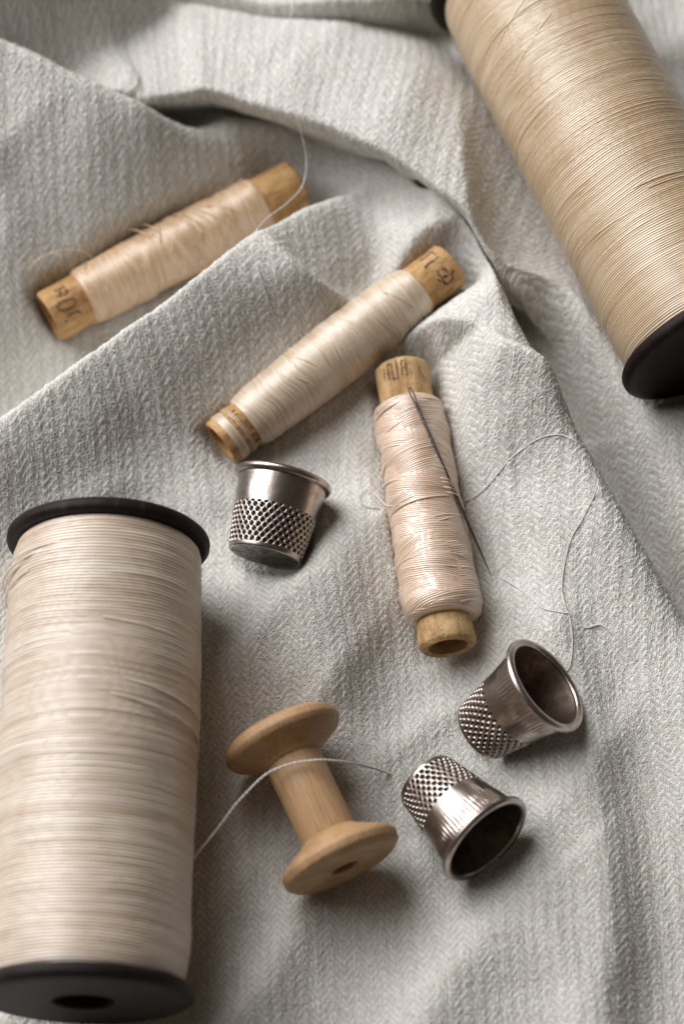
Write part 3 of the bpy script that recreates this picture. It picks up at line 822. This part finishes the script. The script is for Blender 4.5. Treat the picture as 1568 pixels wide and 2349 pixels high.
# ------------------------------------------------------------------ needle through the rose bobbin
def on_bobbin3(px, py, lift):
    """point of the rose winding's upper side seen at a picture point, raised by `lift`"""
    A, B = BB3; z = (B - A) / np.linalg.norm(B - A); d = ray(px, py)
    for tt in np.arange(380, 480, .1):
        p = CAM + d * tt; q = p - A; s = q.dot(z); r = np.linalg.norm(q - z * s)
        R = np.interp(s - L3 * .145, surf3[0], surf3[1], left=R3, right=R3) + lift
        if r <= R: return p
    return on_cloth(px, py)
n0 = on_bobbin3(938, 888, 2.75); n1 = on_bobbin3(1038, 1120, .45)
nd = (n1 - n0) / np.linalg.norm(n1 - n0)
c_end = P(1131, 1332, 8.3)
n2 = c_end
npath = resample(spline([n0, n1, n2], 24), .25)
nl = len(npath); u = np.linspace(0, 1, nl)
rad = .34 * np.clip((1 - u) / .30, .03, 1) ** .8 * np.where(u < .06, .95, 1)
eye_n = int(nl * .085)
V, F = tube(npath[eye_n:], rad[eye_n:], 12)
nx0 = npath[0]; ez = (npath[eye_n] - nx0); el = np.linalg.norm(ez); ez /= el
es = np.cross(ez, [0, 0, 1]); es /= np.linalg.norm(es); es = es * .9 + np.cross(ez, es) * .35
qq = np.linspace(0, 2 * np.pi, 41)
loop = nx0 + ez * (el * .5) + np.outer(np.cos(qq), ez) * el * .52 + np.outer(np.sin(qq), es) * .34
V2, F2 = tube(loop, .15, 8)
V, F, _ = join([(V, F, 0), (V2, F2, 0)])
origin = npath[0]
needle = add_obj('sewing_needle', mesh_from('sewing_needle', V - origin, F), M_steel)
needle.location = origin * S
tag(needle, 'thin steel sewing needle pushed under threads of the rose bobbin', 'needle')
# the turns that hold it down belong to the winding
holds = []
for px, py in ((1030, 1101), (1034, 1110), (1040, 1122), (1046, 1134)):
    c = on_bobbin3(px, py, 1.15); l = on_bobbin3(px - 26, py - 6, .2); r = on_bobbin3(px + 18, py + 22, .1)
    holds.append(tube(spline([l, c, r], 10), .11, 6))
iv = np.array(t3.matrix_world.inverted()); 
V, F, tone = join([(a, b, .5) for a, b in holds])
V = (np.c_[V * S, np.ones(len(V))] @ iv.T)[:, :3] / S
add_obj('holding_turns', mesh_from('holding_turns', V, F, {'tone': tone}), M_silk3, t3)

# ------------------------------------------------------------------ loose threads
def loose(pts3, label, rad=.17, plies=1, twist=.8, mat=None, seed=0, jit=.04):
    p = resample(spline(pts3, 14), .18)
    rg = np.random.RandomState(seed)
    k = np.linspace(0, len(p) / 14, len(p))
    p = p + jit * np.stack([noise2(k, k * 0 + q * 9, seed) for q in range(3)], -1)
    V, F = tube(p, rad, 6, plies, twist)
    o = add_obj('loose_thread', mesh_from('loose_thread', V - p[0], F), mat or M_loose)
    o.location = p[0] * S
    return tag(o, label, 'thread', 'loose threads')

C = on_cloth
loose([P(676, -60, 26), P(671, 10, 26), P(661, 70, 27), P(660, 130, 27.5), P(668, 200, 27.5), P(676, 255, 27.0), P(688, 295, 25), P(700, 345, 21), P(702, 390, 18.5), P(690, 432, 17.5), P(655, 468, 18.6), P(615, 498, 19.2), P(588, 530, 19.8), P(579, 575, 19.0),
       C(592, 620, .35), C(606, 662, .35), C(620, 705, .35), C(638, 750, .3), C(649, 790, .25), C(653, 815, .1)],
      'long cream thread falling from the top edge over the folds and the peach bobbin', .13, 2, .7, seed=2)
loose([P(428, 1985, 20), P(455, 1955, 17.5), P(500, 1900, 16.5), P(550, 1835, 17), P(610, 1777, 18.2), P(670, 1752, 18.6), P(740, 1744, 18.0), P(800, 1750, 14), P(850, 1761, 6), P(880, 1771, 2.2), P(905, 1782, -.8)],
      'twisted white thread running from the large pale spool over the wooden spool', .25, 2, .55, seed=3)
loose([on_bobbin3(940, 902, 1.5), on_bobbin3(922, 905, 1.3), on_bobbin3(895, 920, 1.0), on_bobbin3(868, 940, .6), on_bobbin3(862, 950, .3)],
      'fine thread tail pulled through the eye of the needle', .10, 2, 1.2, seed=4)
loose([on_bobbin3(925, 1156, .3), on_bobbin3(900, 1160, .4), on_bobbin3(884, 1158, .8), C(866, 1138, 2.0), C(850, 1117, 2.2), C(830, 1114, 1.6), C(819, 1130, 1.0), C(826, 1152, .5), C(850, 1164, .3), C(872, 1166, .3)],
      'small loop of thread sticking out on the left side of the rose bobbin', .14, 2, .9, seed=5)
loose([P(1060, 1150, 6.5), C(1085, 1142), C(1120, 1112), C(1150, 1075), C(1185, 1040), C(1240, 1004, .2), C(1290, 998, .2), C(1338, 1024, .2), C(1366, 1066, .2), C(1372, 1100, .2), C(1360, 1142, .2), C(1335, 1190), C(1310, 1235, .3), C(1295, 1290, .2), C(1288, 1350, .3), C(1296, 1390), C(1308, 1425, .3), C(1312, 1480, .25), C(1306, 1530, .3), C(1290, 1546, .2)],
      'fine cream thread making a wide curve over the right-hand fold of the cloth', .115, 1, 1.0, seed=6)
loose([P(1128, 1318, 4.5), C(1150, 1326), C(1190, 1350), C(1225, 1378), C(1250, 1397), C(1290, 1405), C(1310, 1410), C(1340, 1440), C(1380, 1434, .3), C(1420, 1470, .3), C(1460, 1515, .2)],
      'wavy pale thread trailing from the needle point across the cloth', .15, 1, 1.0, seed=7)
loose([P(1085, 1285, 4), C(1105, 1318), C(1130, 1345), C(1160, 1385), C(1185, 1415), C(1200, 1450), C(1212, 1475, .2)],
      'short pale thread lying between the rose bobbin and the tipped thimble', .12, 1, 1.0, seed=8)
